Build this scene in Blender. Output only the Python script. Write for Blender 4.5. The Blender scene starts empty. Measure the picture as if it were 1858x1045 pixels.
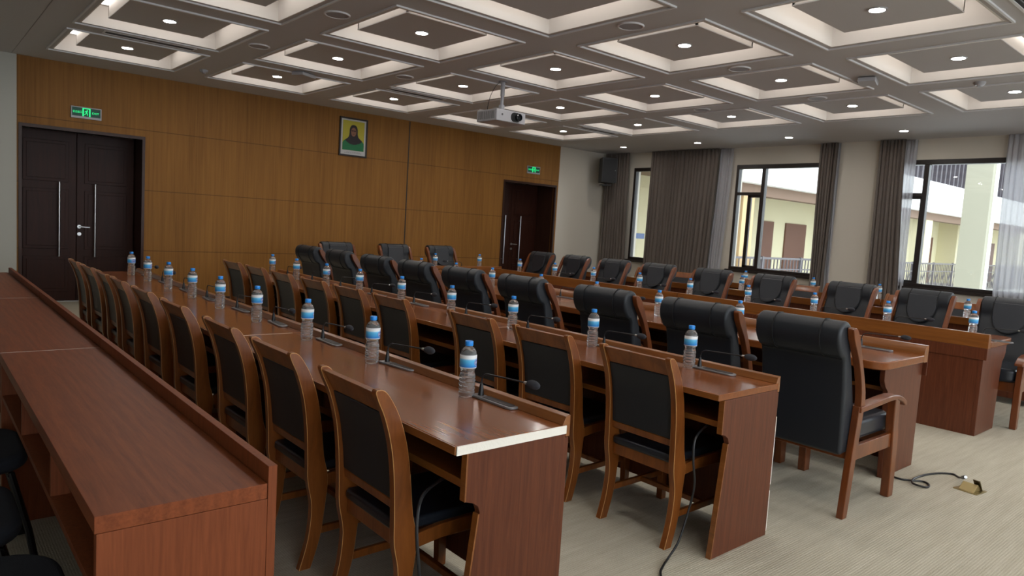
import bpy, bmesh, math, random
from mathutils import Vector, Matrix
random.seed(7)
C = bpy.context.scene.collection
PI = math.pi

# ------------------------------------------------------------------ helpers
class MB:
    def __init__(s): s.bm = bmesh.new()
    def face(s, pts):
        vs = [s.bm.verts.new(p) for p in pts]
        return s.bm.faces.new(vs)
    def box(s, x0, x1, y0, y1, z0, z1):
        v = [s.bm.verts.new(p) for p in [(x0,y0,z0),(x1,y0,z0),(x1,y1,z0),(x0,y1,z0),(x0,y0,z1),(x1,y0,z1),(x1,y1,z1),(x0,y1,z1)]]
        for f in ((3,2,1,0),(4,5,6,7),(0,1,5,4),(1,2,6,5),(2,3,7,6),(3,0,4,7)):
            s.bm.faces.new([v[i] for i in f])
        return s
    def prism(s, pts, a, b, axis='y'):
        """closed profile; axis y: pts=(x,z); axis x: pts=(y,z); axis z: pts=(x,y)"""
        def P(p, t):
            return {'y': (p[0], t, p[1]), 'x': (t, p[0], p[1]), 'z': (p[0], p[1], t)}[axis]
        A = [s.bm.verts.new(P(p, a)) for p in pts]; B = [s.bm.verts.new(P(p, b)) for p in pts]
        n = len(pts)
        s.bm.faces.new(A); s.bm.faces.new(B[::-1])
        for i in range(n):
            s.bm.faces.new([A[i], B[i], B[(i+1) % n], A[(i+1) % n]])
        return s
    def ribbon(s, line, a, b, axis='y'):
        """board: line = list of (u, v, width) in the side plane, width measured along u"""
        L = [(u-w/2, v) for u, v, w in line]; R = [(u+w/2, v) for u, v, w in line]
        return s.prism(L + R[::-1], a, b, axis)
    def tube(s, pts, r, n=8, caps=True):
        pts = [Vector(p) for p in pts]; rr = r if isinstance(r, (list, tuple)) else [r]*len(pts)
        rings = []; up = None
        for i, p in enumerate(pts):
            t = (pts[min(i+1, len(pts)-1)] - pts[max(i-1, 0)]).normalized()
            if up is None:
                up = t.orthogonal().normalized()
            else:
                up = (up - t*up.dot(t))
                up = up.normalized() if up.length > 1e-6 else t.orthogonal().normalized()
            w = t.cross(up)
            rings.append([s.bm.verts.new(p + (up*math.cos(2*PI*k/n) + w*math.sin(2*PI*k/n))*rr[i]) for k in range(n)])
        for A, B in zip(rings, rings[1:]):
            for k in range(n): s.bm.faces.new([A[k], A[(k+1) % n], B[(k+1) % n], B[k]])
        if caps:
            s.bm.faces.new(rings[0][::-1]); s.bm.faces.new(rings[-1])
        return s
    def lathe(s, prof, n=20, c=(0, 0, 0), cap=True):
        rings = [[s.bm.verts.new((c[0]+r*math.cos(2*PI*k/n), c[1]+r*math.sin(2*PI*k/n), c[2]+z)) for k in range(n)] for r, z in prof]
        for A, B in zip(rings, rings[1:]):
            for k in range(n): s.bm.faces.new([A[k], A[(k+1) % n], B[(k+1) % n], B[k]])
        if cap:
            s.bm.faces.new(rings[0][::-1]); s.bm.faces.new(rings[-1])
        return s
    def ell(s, c, r, nu=14, nv=9):
        rows = []
        for j in range(1, nv):
            t = PI*j/nv
            rows.append([s.bm.verts.new((c[0]+r[0]*math.sin(t)*math.cos(2*PI*k/nu), c[1]+r[1]*math.sin(t)*math.sin(2*PI*k/nu), c[2]+r[2]*math.cos(t))) for k in range(nu)])
        for A, B in zip(rows, rows[1:]):
            for k in range(nu): s.bm.faces.new([A[k], B[k], B[(k+1) % nu], A[(k+1) % nu]])
        s.bm.faces.new(rows[0]); s.bm.faces.new(rows[-1][::-1])
        return s
    def build(s, name, mat, parent=None, bevel=0, smooth=False, ang=35, seg=2, sub=0, edge=None):
        bmesh.ops.recalc_face_normals(s.bm, faces=s.bm.faces)
        me = bpy.data.meshes.new(name); s.bm.to_mesh(me); s.bm.free()
        me.materials.append(mat)
        if smooth or sub or bevel:
            for p in me.polygons: p.use_smooth = True
            if not sub: me.set_sharp_from_angle(angle=math.radians(ang))
        o = bpy.data.objects.new(name, me); C.objects.link(o)
        if parent: o.parent = parent
        if bevel:
            m = o.modifiers.new('Bevel', 'BEVEL'); m.width = bevel; m.segments = seg; m.limit_method = 'ANGLE'; m.angle_limit = math.radians(40)
            m.harden_normals = True
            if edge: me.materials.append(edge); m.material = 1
        if sub:
            m = o.modifiers.new('Sub', 'SUBSURF'); m.levels = sub; m.render_levels = sub
        return o

def smooth_line(pts, k=6):
    """Catmull-Rom through tuples of any length"""
    out = []
    n = len(pts)
    for i in range(n-1):
        p0, p1, p2, p3 = pts[max(i-1, 0)], pts[i], pts[i+1], pts[min(i+2, n-1)]
        for j in range(k):
            t = j/k
            out.append(tuple(0.5*((2*b) + (-a+c)*t + (2*a-5*b+4*c-d)*t*t + (-a+3*b-3*c+d)*t*t*t) for a, b, c, d in zip(p0, p1, p2, p3)))
    out.append(tuple(pts[-1]))
    return out

def tag(o, label=None, cat=None, group=None, kind=None):
    if label: o['label'] = label
    if cat: o['category'] = cat
    if group: o['group'] = group
    if kind: o['kind'] = kind
    return o
def thing(name, label=None, cat=None, loc=(0, 0, 0), rz=0, group=None):
    o = bpy.data.objects.new(name, None); C.objects.link(o)
    o.location = loc; o.rotation_euler = (0, 0, rz); o.empty_display_size = 0.1
    return tag(o, label, cat, group)
def copy_tree(o, parent=None):
    c = o.copy(); C.objects.link(c)
    if parent: c.parent = parent
    for ch in list(o.children): copy_tree(ch, c)
    return c
ORD = ['', 'first', 'second', 'third', 'fourth', 'fifth', 'sixth', 'seventh', 'eighth', 'ninth', 'tenth']

# ------------------------------------------------------------------ materials
def new_mat(name):
    m = bpy.data.materials.new(name); m.use_nodes = True
    nt = m.node_tree; b = nt.nodes['Principled BSDF']
    return m, nt, b
def plain(name, col, rough=.5, metal=0, spec=.5, coat=0, bump=0, bscale=200):
    m, nt, b = new_mat(name)
    b.inputs['Base Color'].default_value = (*col, 1); b.inputs['Roughness'].default_value = rough
    b.inputs['Metallic'].default_value = metal; b.inputs['Specular IOR Level'].default_value = spec
    b.inputs['Coat Weight'].default_value = coat
    if bump:
        tc = nt.nodes.new('ShaderNodeTexCoord'); n = nt.nodes.new('ShaderNodeTexNoise'); n.inputs['Scale'].default_value = bscale
        bp = nt.nodes.new('ShaderNodeBump'); bp.inputs['Strength'].default_value = bump; bp.inputs['Distance'].default_value = .002
        nt.links.new(tc.outputs['Object'], n.inputs['Vector']); nt.links.new(n.outputs['Fac'], bp.inputs['Height']); nt.links.new(bp.outputs['Normal'], b.inputs['Normal'])
    return m
def wood(name, c1, c2, rough=.3, scale=(30, 2, 30), coat=.0, amp=1.0, spec=.5, wave=None, world=False):
    m, nt, b = new_mat(name)
    tc = nt.nodes.new('ShaderNodeTexCoord'); mp = nt.nodes.new('ShaderNodeMapping'); mp.inputs['Scale'].default_value = scale
    n = nt.nodes.new('ShaderNodeTexNoise'); n.inputs['Scale'].default_value = 1.0; n.inputs['Detail'].default_value = 5; n.inputs['Roughness'].default_value = .65
    n.inputs['Distortion'].default_value = .6
    r = nt.nodes.new('ShaderNodeValToRGB'); r.color_ramp.elements[0].position = .3; r.color_ramp.elements[1].position = .7
    r.color_ramp.elements[0].color = (*c1, 1); r.color_ramp.elements[1].color = (*c2, 1)
    src = tc.outputs['Object']
    if world:
        g = nt.nodes.new('ShaderNodeNewGeometry'); src = g.outputs['Position']
    nt.links.new(src, mp.inputs['Vector']); nt.links.new(mp.outputs['Vector'], n.inputs['Vector'])
    fac = n.outputs['Fac']
    if wave:
        w = nt.nodes.new('ShaderNodeTexWave'); w.wave_type = 'RINGS'; w.rings_direction = 'Y'; w.inputs['Scale'].default_value = wave[0]; w.inputs['Distortion'].default_value = wave[1]
        w.inputs['Detail'].default_value = 2; w.inputs['Detail Scale'].default_value = 1.2
        mp2 = nt.nodes.new('ShaderNodeMapping'); mp2.inputs['Scale'].default_value = wave[2]
        nt.links.new(src, mp2.inputs['Vector']); nt.links.new(mp2.outputs['Vector'], w.inputs['Vector'])
        mx = nt.nodes.new('ShaderNodeMix'); mx.inputs[0].default_value = wave[3]
        nt.links.new(n.outputs['Fac'], mx.inputs[2]); nt.links.new(w.outputs['Fac'], mx.inputs[3]); fac = mx.outputs[0]
    nt.links.new(fac, r.inputs['Fac']); nt.links.new(r.outputs['Color'], b.inputs['Base Color'])
    b.inputs['Roughness'].default_value = rough; b.inputs['Coat Weight'].default_value = coat; b.inputs['Coat Roughness'].default_value = .1
    b.inputs['Specular IOR Level'].default_value = spec
    return m
def emis(name, col, strength):
    m, nt, b = new_mat(name)
    b.inputs['Base Color'].default_value = (*col, 1)
    b.inputs['Emission Color'].default_value = (*col, 1); b.inputs['Emission Strength'].default_value = strength
    return m

M = {}
M['laminate'] = wood('red_brown_laminate', (.160, .038, .011), (.265, .068, .020), rough=.45, spec=.28, scale=(110, 6.0, 110), wave=(3.0, 7.0, (3.2, .5, .4), .16))
M['laminate_v'] = wood('red_brown_laminate_upright', (.165, .041, .013), (.250, .066, .021), rough=.5, spec=.25, scale=(90, 90, 4))
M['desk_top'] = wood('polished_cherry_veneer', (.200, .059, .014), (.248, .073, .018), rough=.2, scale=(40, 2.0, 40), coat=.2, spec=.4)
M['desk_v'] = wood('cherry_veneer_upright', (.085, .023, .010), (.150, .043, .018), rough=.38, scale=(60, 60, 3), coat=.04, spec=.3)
M['desk_edge'] = wood('honey_edge_wood', (.19, .062, .012), (.30, .105, .024), rough=.3, scale=(30, 2, 30), coat=.3)
M['chair_wood'] = wood('varnished_chair_wood', (.150, .042, .008), (.290, .090, .018), rough=.32, scale=(18, 18, 3), coat=.12, spec=.4)
M['worn_highlight'] = plain('worn_golden_highlight', (.52, .26, .085), .4)  # worn edges, with the bevel highlight put into the colour
M['arm_wood'] = wood('dark_varnished_chair_wood', (.11, .028, .007), (.21, .056, .012), rough=.28, scale=(18, 18, 3), coat=.2)
M['leather'] = plain('black_leatherette', (.013, .017, .023), .42, bump=.25, bscale=350)
M['leather_seat'] = plain('black_seat_leather', (.015, .019, .027), .34, bump=.2, bscale=250)
M['seam'] = plain('leather_seam', (.006, .006, .007), .7)
M['fabric'] = plain('black_office_fabric', (.012, .014, .020), .9, bump=.5, bscale=600)
M['tube'] = plain('black_tube_metal', (.03, .03, .035), .3, metal=.8)
M['door'] = wood('dark_door_wood', (.026, .008, .005), (.046, .014, .008), rough=.42, scale=(30, 30, 2), coat=.0, spec=.2)
M['door_frame'] = wood('dark_door_frame', (.030, .012, .007), (.055, .022, .014), rough=.35, spec=.3, scale=(30, 30, 2))
M['steel'] = plain('brushed_steel', (.6, .6, .6), .3, metal=1)
M['brass'] = plain('brass', (.42, .34, .17), .35, metal=1)
M['brass_dark'] = plain('dark_brass_lid', (.20, .17, .11), .4, metal=1)
M['raw'] = plain('raw_particle_board_edge', (.97, .92, .82), .8, bump=.4, bscale=120)
M['white_wall'] = plain('cream_wall_paint', (.62, .57, .49), .75)
M['grey_wall'] = plain('grey_wall_paint', (.50, .50, .45), .75)
M['ceiling'] = plain('ceiling_paint', (.54, .53, .54), .85)
M['cove'] = plain('white_cove_paint', (.78, .75, .72), .8)
M['molding'] = plain('molding_paint', (.74, .74, .76), .6)
M['win_frame'] = plain('dark_bronze_frame', (.020, .014, .012), .4)
M['black'] = plain('black_plastic', (.012, .012, .014), .4)
M['foam'] = plain('microphone_foam', (.035, .036, .045), .95, bump=.8, bscale=900)
M['dark_grey'] = plain('dark_grey_plastic', (.06, .06, .065), .35)
M['silver'] = plain('silver_grey_plastic', (.23, .23, .24), .35, metal=.4)
M['white_plastic'] = plain('white_plastic', (.42, .42, .45), .4)
M['speaker_grille'] = plain('ceiling_speaker_grille', (.33, .33, .36), .6)
M['cap'] = plain('blue_bottle_cap', (.02, .30, .90), .3)
M['light'] = emis('downlight_lens', (1, .96, .90), 120)
M['cove_led'] = emis('cove_led', (1, .94, .88), 3.2)
M['black_box'] = plain('black_speaker_box', (.010, .010, .011), .5)

def m_label():
    m, nt, b = new_mat('bottle_label')
    N = nt.nodes.new; Lk = nt.links.new
    tc = N('ShaderNodeTexCoord'); sp = N('ShaderNodeSeparateXYZ'); Lk(tc.outputs['Object'], sp.inputs[0])
    def math_(op, a, bb=None, clamp=False):
        n = N('ShaderNodeMath'); n.operation = op; n.use_clamp = clamp
        for i, v in enumerate((a, bb)):
            if v is None: continue
            if isinstance(v, (int, float)): n.inputs[i].default_value = v
            else: Lk(v, n.inputs[i])
        return n.outputs[0]
    z = sp.outputs[2]
    ang = math_('ARCTAN2', sp.outputs[1], sp.outputs[0])
    # base: white top band, blue lower field, thin white line, blue hem
    r = N('ShaderNodeValToRGB'); r.color_ramp.interpolation = 'LINEAR'
    e = r.color_ramp.elements
    e[0].position = 0; e[0].color = (.75, .85, .95, 1)
    e[1].position = 1; e[1].color = (.88, .90, .92, 1)
    for p, c in ((.06, (.75, .85, .95, 1)), (.09, (.03, .22, .75, 1)), (.16, (.05, .33, .85, 1)), (.55, (.10, .55, .92, 1)), (.66, (.20, .62, .95, 1)), (.74, (.88, .90, .92, 1))):
        x = e.new(p); x.color = c
    t = math_('DIVIDE', math_('SUBTRACT', z, .113), .050)
    Lk(t, r.inputs['Fac'])
    # oval emblem at one side, twice around
    a2 = math_('SUBTRACT', math_('ABSOLUTE', math_('ADD', ang, .85)), 0.0)
    dx = math_('DIVIDE', a2, .62); dz = math_('DIVIDE', math_('SUBTRACT', z, .1345), .0155)
    d = math_('SQRT', math_('ADD', math_('MULTIPLY', dx, dx), math_('MULTIPLY', dz, dz)))
    r2 = N('ShaderNodeValToRGB'); r2.color_ramp.interpolation = 'CONSTANT'
    e = r2.color_ramp.elements
    e[0].position = 0; e[0].color = (.10, .16, .52, 1); e[1].position = .80; e[1].color = (.65, .82, .95, 1)
    x = e.new(.90); x.color = (.03, .10, .50, 1)
    Lk(d, r2.inputs['Fac'])
    # small light lettering strokes across the emblem
    wv = math_('SINE', math_('MULTIPLY', ang, 42.0))
    band = math_('LESS_THAN', math_('ABSOLUTE', math_('SUBTRACT', z, .1345)), .0042)
    inn = math_('LESS_THAN', d, .66)
    st = math_('MULTIPLY', math_('MULTIPLY', math_('GREATER_THAN', wv, .05), band), inn)
    mx2 = N('ShaderNodeMix'); mx2.data_type = 'RGBA'; Lk(st, mx2.inputs[0]); Lk(r2.outputs['Color'], mx2.inputs[6]); mx2.inputs[7].default_value = (.85, .88, .95, 1)
    ov = math_('LESS_THAN', d, 1.0)
    mx = N('ShaderNodeMix'); mx.data_type = 'RGBA'
    Lk(ov, mx.inputs[0]); Lk(r.outputs['Color'], mx.inputs[6]); Lk(mx2.outputs[2], mx.inputs[7])
    Lk(mx.outputs[2], b.inputs['Base Color']); b.inputs['Roughness'].default_value = .35
    return m
M['label'] = m_label()
def m_water():
    m, nt, b = new_mat('clear_bottle_water')
    b.inputs['Base Color'].default_value = (.96, .985, 1, 1); b.inputs['Roughness'].default_value = .01
    b.inputs['IOR'].default_value = 1.36; b.inputs['Transmission Weight'].default_value = .87; b.inputs['Specular IOR Level'].default_value = .9
    tc = nt.nodes.new('ShaderNodeTexCoord'); n = nt.nodes.new('ShaderNodeTexNoise'); n.inputs['Scale'].default_value = 80; n.inputs['Detail'].default_value = 1
    bp = nt.nodes.new('ShaderNodeBump'); bp.inputs['Strength'].default_value = .6; bp.inputs['Distance'].default_value = .004
    nt.links.new(tc.outputs['Object'], n.inputs['Vector']); nt.links.new(n.outputs['Fac'], bp.inputs['Height']); nt.links.new(bp.outputs['Normal'], b.inputs['Normal'])
    return m
M['water'] = m_water()
def m_glass():
    m, nt, b = new_mat('window_glass')
    for n in list(nt.nodes):
        if n != nt.nodes['Material Output']: nt.nodes.remove(n)
    t = nt.nodes.new('ShaderNodeBsdfTransparent'); t.inputs[0].default_value = (.95, .97, .97, 1)
    g = nt.nodes.new('ShaderNodeBsdfGlossy'); g.inputs['Roughness'].default_value = .02
    f = nt.nodes.new('ShaderNodeFresnel'); f.inputs[0].default_value = 1.45
    mx = nt.nodes.new('ShaderNodeMixShader')
    nt.links.new(f.outputs[0], mx.inputs[0]); nt.links.new(t.outputs[0], mx.inputs[1]); nt.links.new(g.outputs[0], mx.inputs[2])
    nt.links.new(mx.outputs[0], nt.nodes['Material Output'].inputs[0])
    return m
M['glass'] = m_glass()
def m_sheer():
    m, nt, b = new_mat('sheer_voile')
    out = nt.nodes['Material Output']
    nt.nodes.remove(b)
    t = nt.nodes.new('ShaderNodeBsdfTransparent'); t.inputs[0].default_value = (1, 1, 1, 1)
    tr = nt.nodes.new('ShaderNodeBsdfTranslucent'); tr.inputs[0].default_value = (.72, .72, .76, 1)
    d = nt.nodes.new('ShaderNodeBsdfDiffuse'); d.inputs[0].default_value = (.72, .72, .76, 1)
    a = nt.nodes.new('ShaderNodeMixShader'); a.inputs[0].default_value = .5
    c = nt.nodes.new('ShaderNodeMixShader'); c.inputs[0].default_value = .62
    nt.links.new(tr.outputs[0], a.inputs[1]); nt.links.new(d.outputs[0], a.inputs[2])
    nt.links.new(t.outputs[0], c.inputs[1]); nt.links.new(a.outputs[0], c.inputs[2]); nt.links.new(c.outputs[0], out.inputs[0])
    return m
M['sheer'] = m_sheer()
def m_curtain():
    m, nt, b = new_mat('taupe_curtain_cloth')
    N = nt.nodes.new; Lk = nt.links.new
    tc = N('ShaderNodeTexCoord'); n = N('ShaderNodeTexNoise'); n.inputs['Scale'].default_value = 60
    r = N('ShaderNodeValToRGB'); r.color_ramp.elements[0].color = (.105, .083, .070, 1); r.color_ramp.elements[1].color = (.150, .120, .102, 1)
    Lk(tc.outputs['Object'], n.inputs['Vector']); Lk(n.outputs['Fac'], r.inputs['Fac']); Lk(r.outputs['Color'], b.inputs['Base Color'])
    b.inputs['Roughness'].default_value = .8; b.inputs['Sheen Weight'].default_value = .2
    return m
M['curtain'] = m_curtain()
def m_carpet():
    m, nt, b = new_mat('beige_loop_carpet')
    N = nt.nodes.new; Lk = nt.links.new
    g = N('ShaderNodeNewGeometry')
    mp = N('ShaderNodeMapping'); mp.inputs['Scale'].default_value = (1, 1, 1); mp.inputs['Rotation'].default_value = (0, 0, 0)
    Lk(g.outputs['Position'], mp.inputs['Vector'])
    w = N('ShaderNodeTexWave'); w.bands_direction = 'Y'; w.inputs['Scale'].default_value = 26; w.inputs['Distortion'].default_value = 1.2; w.inputs['Detail'].default_value = 2; w.inputs['Detail Scale'].default_value = 4
    w2 = N('ShaderNodeTexWave'); w2.bands_direction = 'X'; w2.inputs['Scale'].default_value = 32; w2.inputs['Distortion'].default_value = 2
    Lk(mp.outputs[0], w.inputs['Vector']); Lk(mp.outputs[0], w2.inputs['Vector'])
    n = N('ShaderNodeTexNoise'); n.inputs['Scale'].default_value = 1; n.inputs['Detail'].default_value = 5; n.inputs['Roughness'].default_value = .7
    mp2 = N('ShaderNodeMapping'); mp2.inputs['Scale'].default_value = (2.2, 26, 1); Lk(g.outputs['Position'], mp2.inputs['Vector']); Lk(mp2.outputs[0], n.inputs['Vector'])
    n2 = N('ShaderNodeTexNoise'); n2.inputs['Scale'].default_value = 160; n2.inputs['Detail'].default_value = 3
    Lk(g.outputs['Position'], n2.inputs['Vector'])
    def mix(a, bb, f):
        x = N('ShaderNodeMix'); x.inputs[0].default_value = f; Lk(a, x.inputs[2]); Lk(bb, x.inputs[3]); return x.outputs[0]
    wv = mix(w.outputs['Fac'], w2.outputs['Fac'], .4); h = mix(wv, n2.outputs['Fac'], .55)
    f = mix(n.outputs['Fac'], h, .45)
    r = N('ShaderNodeValToRGB'); r.color_ramp.elements[0].position = .28; r.color_ramp.elements[1].position = .72
    r.color_ramp.elements[0].color = (.40, .36, .27, 1); r.color_ramp.elements[1].color = (.62, .58, .475, 1)
    Lk(f, r.inputs['Fac']); Lk(r.outputs['Color'], b.inputs['Base Color']); b.inputs['Roughness'].default_value = .95; b.inputs['Specular IOR Level'].default_value = .1
    bp = N('ShaderNodeBump'); bp.inputs['Strength'].default_value = .6; bp.inputs['Distance'].default_value = .004
    Lk(h, bp.inputs['Height']); Lk(bp.outputs['Normal'], b.inputs['Normal'])
    return m
M['carpet'] = m_carpet()
YW, XW, ZC = 10.652, 11.823, 3.114
def m_panelwall():
    """vertical-grain veneer boards with thin dark joints"""
    m, nt, b = new_mat('oak_veneer_wall')
    N = nt.nodes.new; Lk = nt.links.new
    g = N('ShaderNodeNewGeometry'); sp = N('ShaderNodeSeparateXYZ'); Lk(g.outputs['Position'], sp.inputs[0])
    mp = N('ShaderNodeMapping'); mp.inputs['Scale'].default_value = (38, 1, 1.1); Lk(g.outputs['Position'], mp.inputs['Vector'])
    n = N('ShaderNodeTexNoise'); n.inputs['Scale'].default_value = 1; n.inputs['Detail'].default_value = 6; n.inputs['Roughness'].default_value = .6
    Lk(mp.outputs[0], n.inputs['Vector'])
    mp3 = N('ShaderNodeMapping'); mp3.inputs['Scale'].default_value = (3, 1, .4); Lk(g.outputs['Position'], mp3.inputs['Vector'])
    n3 = N('ShaderNodeTexNoise'); n3.inputs['Scale'].default_value = 1; Lk(mp3.outputs[0], n3.inputs['Vector'])
    mix = N('ShaderNodeMix'); mix.inputs[0].default_value = .35; Lk(n.outputs['Fac'], mix.inputs[2]); Lk(n3.outputs['Fac'], mix.inputs[3])
    r = N('ShaderNodeValToRGB'); r.color_ramp.elements[0].position = .32; r.color_ramp.elements[1].position = .68
    r.color_ramp.elements[0].color = (.205, .088, .017, 1); r.color_ramp.elements[1].color = (.325, .148, .032, 1)
    Lk(mix.outputs[0], r.inputs['Fac'])
    def mth(op, a, bb=None):
        x = N('ShaderNodeMath'); x.operation = op
        for i, v in enumerate((a, bb)):
            if v is None: continue
            if isinstance(v, (int, float)): x.inputs[i].default_value = v
            else: Lk(v, x.inputs[i])
        return x.outputs[0]
    lines = None
    for zz in (.752, 1.58, 2.39):
        l = mth('LESS_THAN', mth('ABSOLUTE', mth('SUBTRACT', sp.outputs[2], zz)), .0045)
        lines = l if lines is None else mth('MAXIMUM', lines, l)
    fx = mth('ABSOLUTE', mth('SUBTRACT', mth('FRACT', mth('DIVIDE', mth('SUBTRACT', sp.outputs[0], 1.05), .70)), .5))
    v = mth('MULTIPLY', mth('GREATER_THAN', fx, .4965), .5)
    lines = mth('MAXIMUM', lines, v)
    mx = N('ShaderNodeMix'); mx.data_type = 'RGBA'; Lk(mth('MULTIPLY', lines, .6), mx.inputs[0]); Lk(r.outputs['Color'], mx.inputs[6]); mx.inputs[7].default_value = (.03, .014, .006, 1)
    Lk(mx.outputs[2], b.inputs['Base Color']); b.inputs['Roughness'].default_value = .55; b.inputs['Specular IOR Level'].default_value = .22
    return m
M['wall_wood'] = m_panelwall()

# ------------------------------------------------------------------ camera (fitted from the ceiling grid, desks and walls)
yaw, pitch, roll, F = 0.71474, -0.08757, 0.06174, 1274.0
f = Vector((math.sin(yaw)*math.cos(pitch), math.cos(yaw)*math.cos(pitch), math.sin(pitch)))
r0 = Vector((math.cos(yaw), -math.sin(yaw), 0)); u0 = r0.cross(f)
rr = r0*math.cos(roll) + u0*math.sin(roll); uu = -r0*math.sin(roll) + u0*math.cos(roll)
cam = bpy.data.objects.new('camera', bpy.data.cameras.new('camera')); C.objects.link(cam)
cam.matrix_world = Matrix(((rr.x, uu.x, -f.x, 0), (rr.y, uu.y, -f.y, 0), (rr.z, uu.z, -f.z, 1.4), (0, 0, 0, 1)))
cam.data.sensor_width = 36; cam.data.lens = 36*F/1858; cam.data.clip_start = .02; cam.data.clip_end = 300
cam.data.dof.use_dof = True; cam.data.dof.focus_distance = 2.5; cam.data.dof.aperture_fstop = 9.0
bpy.context.scene.camera = cam

# ------------------------------------------------------------------ room shell
X0, Y0 = -2.6, -3.2
def struct(name, mb, mat, **k):
    return tag(mb.build(name, mat, **k), kind='structure')
mb = MB(); mb.box(X0-.2, XW+.25, Y0-.2, YW+1.2, -.12, 0)
struct('floor', mb, M['carpet'])

# ceiling with square holes
U0, DU, V0, DV, HS, PS = 1.941, 1.757, 9.194, 1.7065, .628, .437
LIFT = .045
xs = [U0+j*DU for j in range(5)]; ys = [V0-i*DV for i in range(7)]
gx = [X0-.2]; 
for x in xs: gx += [x-HS, x+HS]
gx.append(XW+.2)
gy = [Y0-.2]
for y in sorted(ys): gy += [y-HS, y+HS]
gy.append(YW+.2)
mb = MB()
for a in range(len(gx)-1):
    for b_ in range(len(gy)-1):
        if a % 2 == 1 and b_ % 2 == 1: continue
        mb.face([(gx[a], gy[b_], ZC), (gx[a+1], gy[b_], ZC), (gx[a+1], gy[b_+1], ZC), (gx[a], gy[b_+1], ZC)])
bmesh.ops.remove_doubles(mb.bm, verts=mb.bm.verts, dist=1e-4)
me_up = MB()
ceiling = tag(mb.build('ceiling', M['ceiling']), kind='structure')
# flip normals down
for p in ceiling.data.polygons: pass
mb = MB()
mb.box(X0-.2, XW+.2, Y0-.2, YW+.2, ZC+.20, ZC+.28)
roof = mb.build('ceiling_slab', M['cove'], ceiling)
def coffer(x, y):
    H = ZC+.20
    r_ = MB()
    e = .006
    for s in (-1, 1):   # recess walls (thin boards)
        a, b2 = sorted((x+s*HS, x+s*(HS+.012))); r_.box(a, b2, y-HS-.012, y+HS+.012, ZC-.002, H)
        a, b2 = sorted((y+s*HS, y+s*(HS+.012))); r_.box(x-HS, x+HS, a, b2, ZC-.002, H)
    r_.build('cove_recess', M['cove'], ceiling)
    p = MB(); p.box(x-PS, x+PS, y-PS, y+PS, ZC+LIFT, ZC+LIFT+.008); p.build('coffer_panel', M['ceiling'], ceiling)
    p = MB()
    for s in (-1, 1):
        a, b2 = sorted((x+s*(PS-.002), x+s*(PS-.02))); p.box(a, b2, y-PS+.002, y+PS-.002, ZC+LIFT+.008, H)
        a, b2 = sorted((y+s*(PS-.002), y+s*(PS-.02))); p.box(x-PS+.002, x+PS-.002, a, b2, ZC+LIFT+.008, H)
    p.build('coffer_box', M['cove'], ceiling)
    l = MB(); q = PS+.02; w = .035
    l.box(x-q-w, x+q+w, y+q, y+q+w, H-.02, H-.004); l.box(x-q-w, x+q+w, y-q-w, y-q, H-.02, H-.004)
    l.box(x+q, x+q+w, y-q, y+q, H-.02, H-.004); l.box(x-q-w, x-q, y-q, y+q, H-.02, H-.004)
    l.build('cove_led_strip', M['cove_led'], ceiling)
    t = MB(); q = HS+.052; w = .016
    for a, b2, c, d in ((x-q-w, x+q+w, y+q, y+q+w), (x-q-w, x+q+w, y-q-w, y-q), (x+q, x+q+w, y-q, y+q), (x-q-w, x-q, y-q, y+q)):
        t.box(a, b2, c, d, ZC-.014, ZC)
    t.build('coffer_molding', M['molding'], ceiling)
for y in ys:
    for x in xs: coffer(x, y)
mb = MB(); mb.box(.988, .993, Y0, YW-.02, ZC-.002, ZC); mb.build('ceiling_joint', M['silver'], ceiling)

# downlights
def downlight(x, y, z, label):
    t = thing('downlight', label, 'ceiling light', (x, y, z), group='round ceiling downlights')
    m_ = MB(); m_.lathe([(.054, -.006), (.052, -.002)], 20); m_.build('lens', M['light'], t, smooth=True)
    m_ = MB()
    n = 20
    m_.lathe([(.055, 0), (.055, -.008), (.068, -.008), (.070, 0)], n, cap=False); m_.build('trim_ring', M['white_plastic'], t, smooth=True)
    return t
ROWN = ['row beside the wood wall', 'second row from the wood wall', 'third row from the wood wall', 'fourth row from the wood wall', 'fifth row from the wood wall', 'sixth row from the wood wall', 'seventh row from the wood wall']
COLN = ['leftmost coffer', 'second coffer from left', 'middle coffer', 'fourth coffer from left', 'coffer next to window soffit']
for i, y in enumerate(ys):
    for j, x in enumerate(xs):
        downlight(x, y, ZC+LIFT, 'lit downlight in %s, %s' % (COLN[j], ROWN[i]))
for i, y in enumerate(ys):
    downlight(10.89, [9.62, 7.83, 6.05, 4.25, 2.5, .75, -1][i] if False else 9.418-1.748*i, ZC, 'lit downlight in plain window soffit, %s' % ROWN[i])

# back (wood) wall with two deep door niches
D1, D2, DZ, ND = (1.06, 2.48), (8.86, 10.30), 2.30, .56
def wall_with_holes(mb, axis, c0, c1, a0, a1, z0, z1, holes):
    """wall slab along an axis ('x' runs in x at y c0..c1); holes=(a0,a1,z0,z1)"""
    cur = a0
    def bx(p, q, r_, s_):
        if q-p < 1e-5 or s_-r_ < 1e-5: return
        if axis == 'x': mb.box(p, q, c0, c1, r_, s_)
        else: mb.box(c0, c1, p, q, r_, s_)
    for h in sorted(holes):
        bx(cur, h[0], z0, z1); bx(h[0], h[1], z0, h[2]); bx(h[0], h[1], h[3], z1); cur = h[1]
    bx(cur, a1, z0, z1)
mb = MB(); wall_with_holes(mb, 'x', YW, YW+.10, 1.043, 10.35, 0, ZC, [(D1[0], D1[1], 0, DZ), (D2[0], 10.30, 0, DZ)])
struct('wall_back', mb, M['wall_wood'])
mb = MB(); mb.box(X0, 1.043, YW, YW+.1, 0, ZC); struct('wall_back_left', mb, M['grey_wall'])
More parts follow.
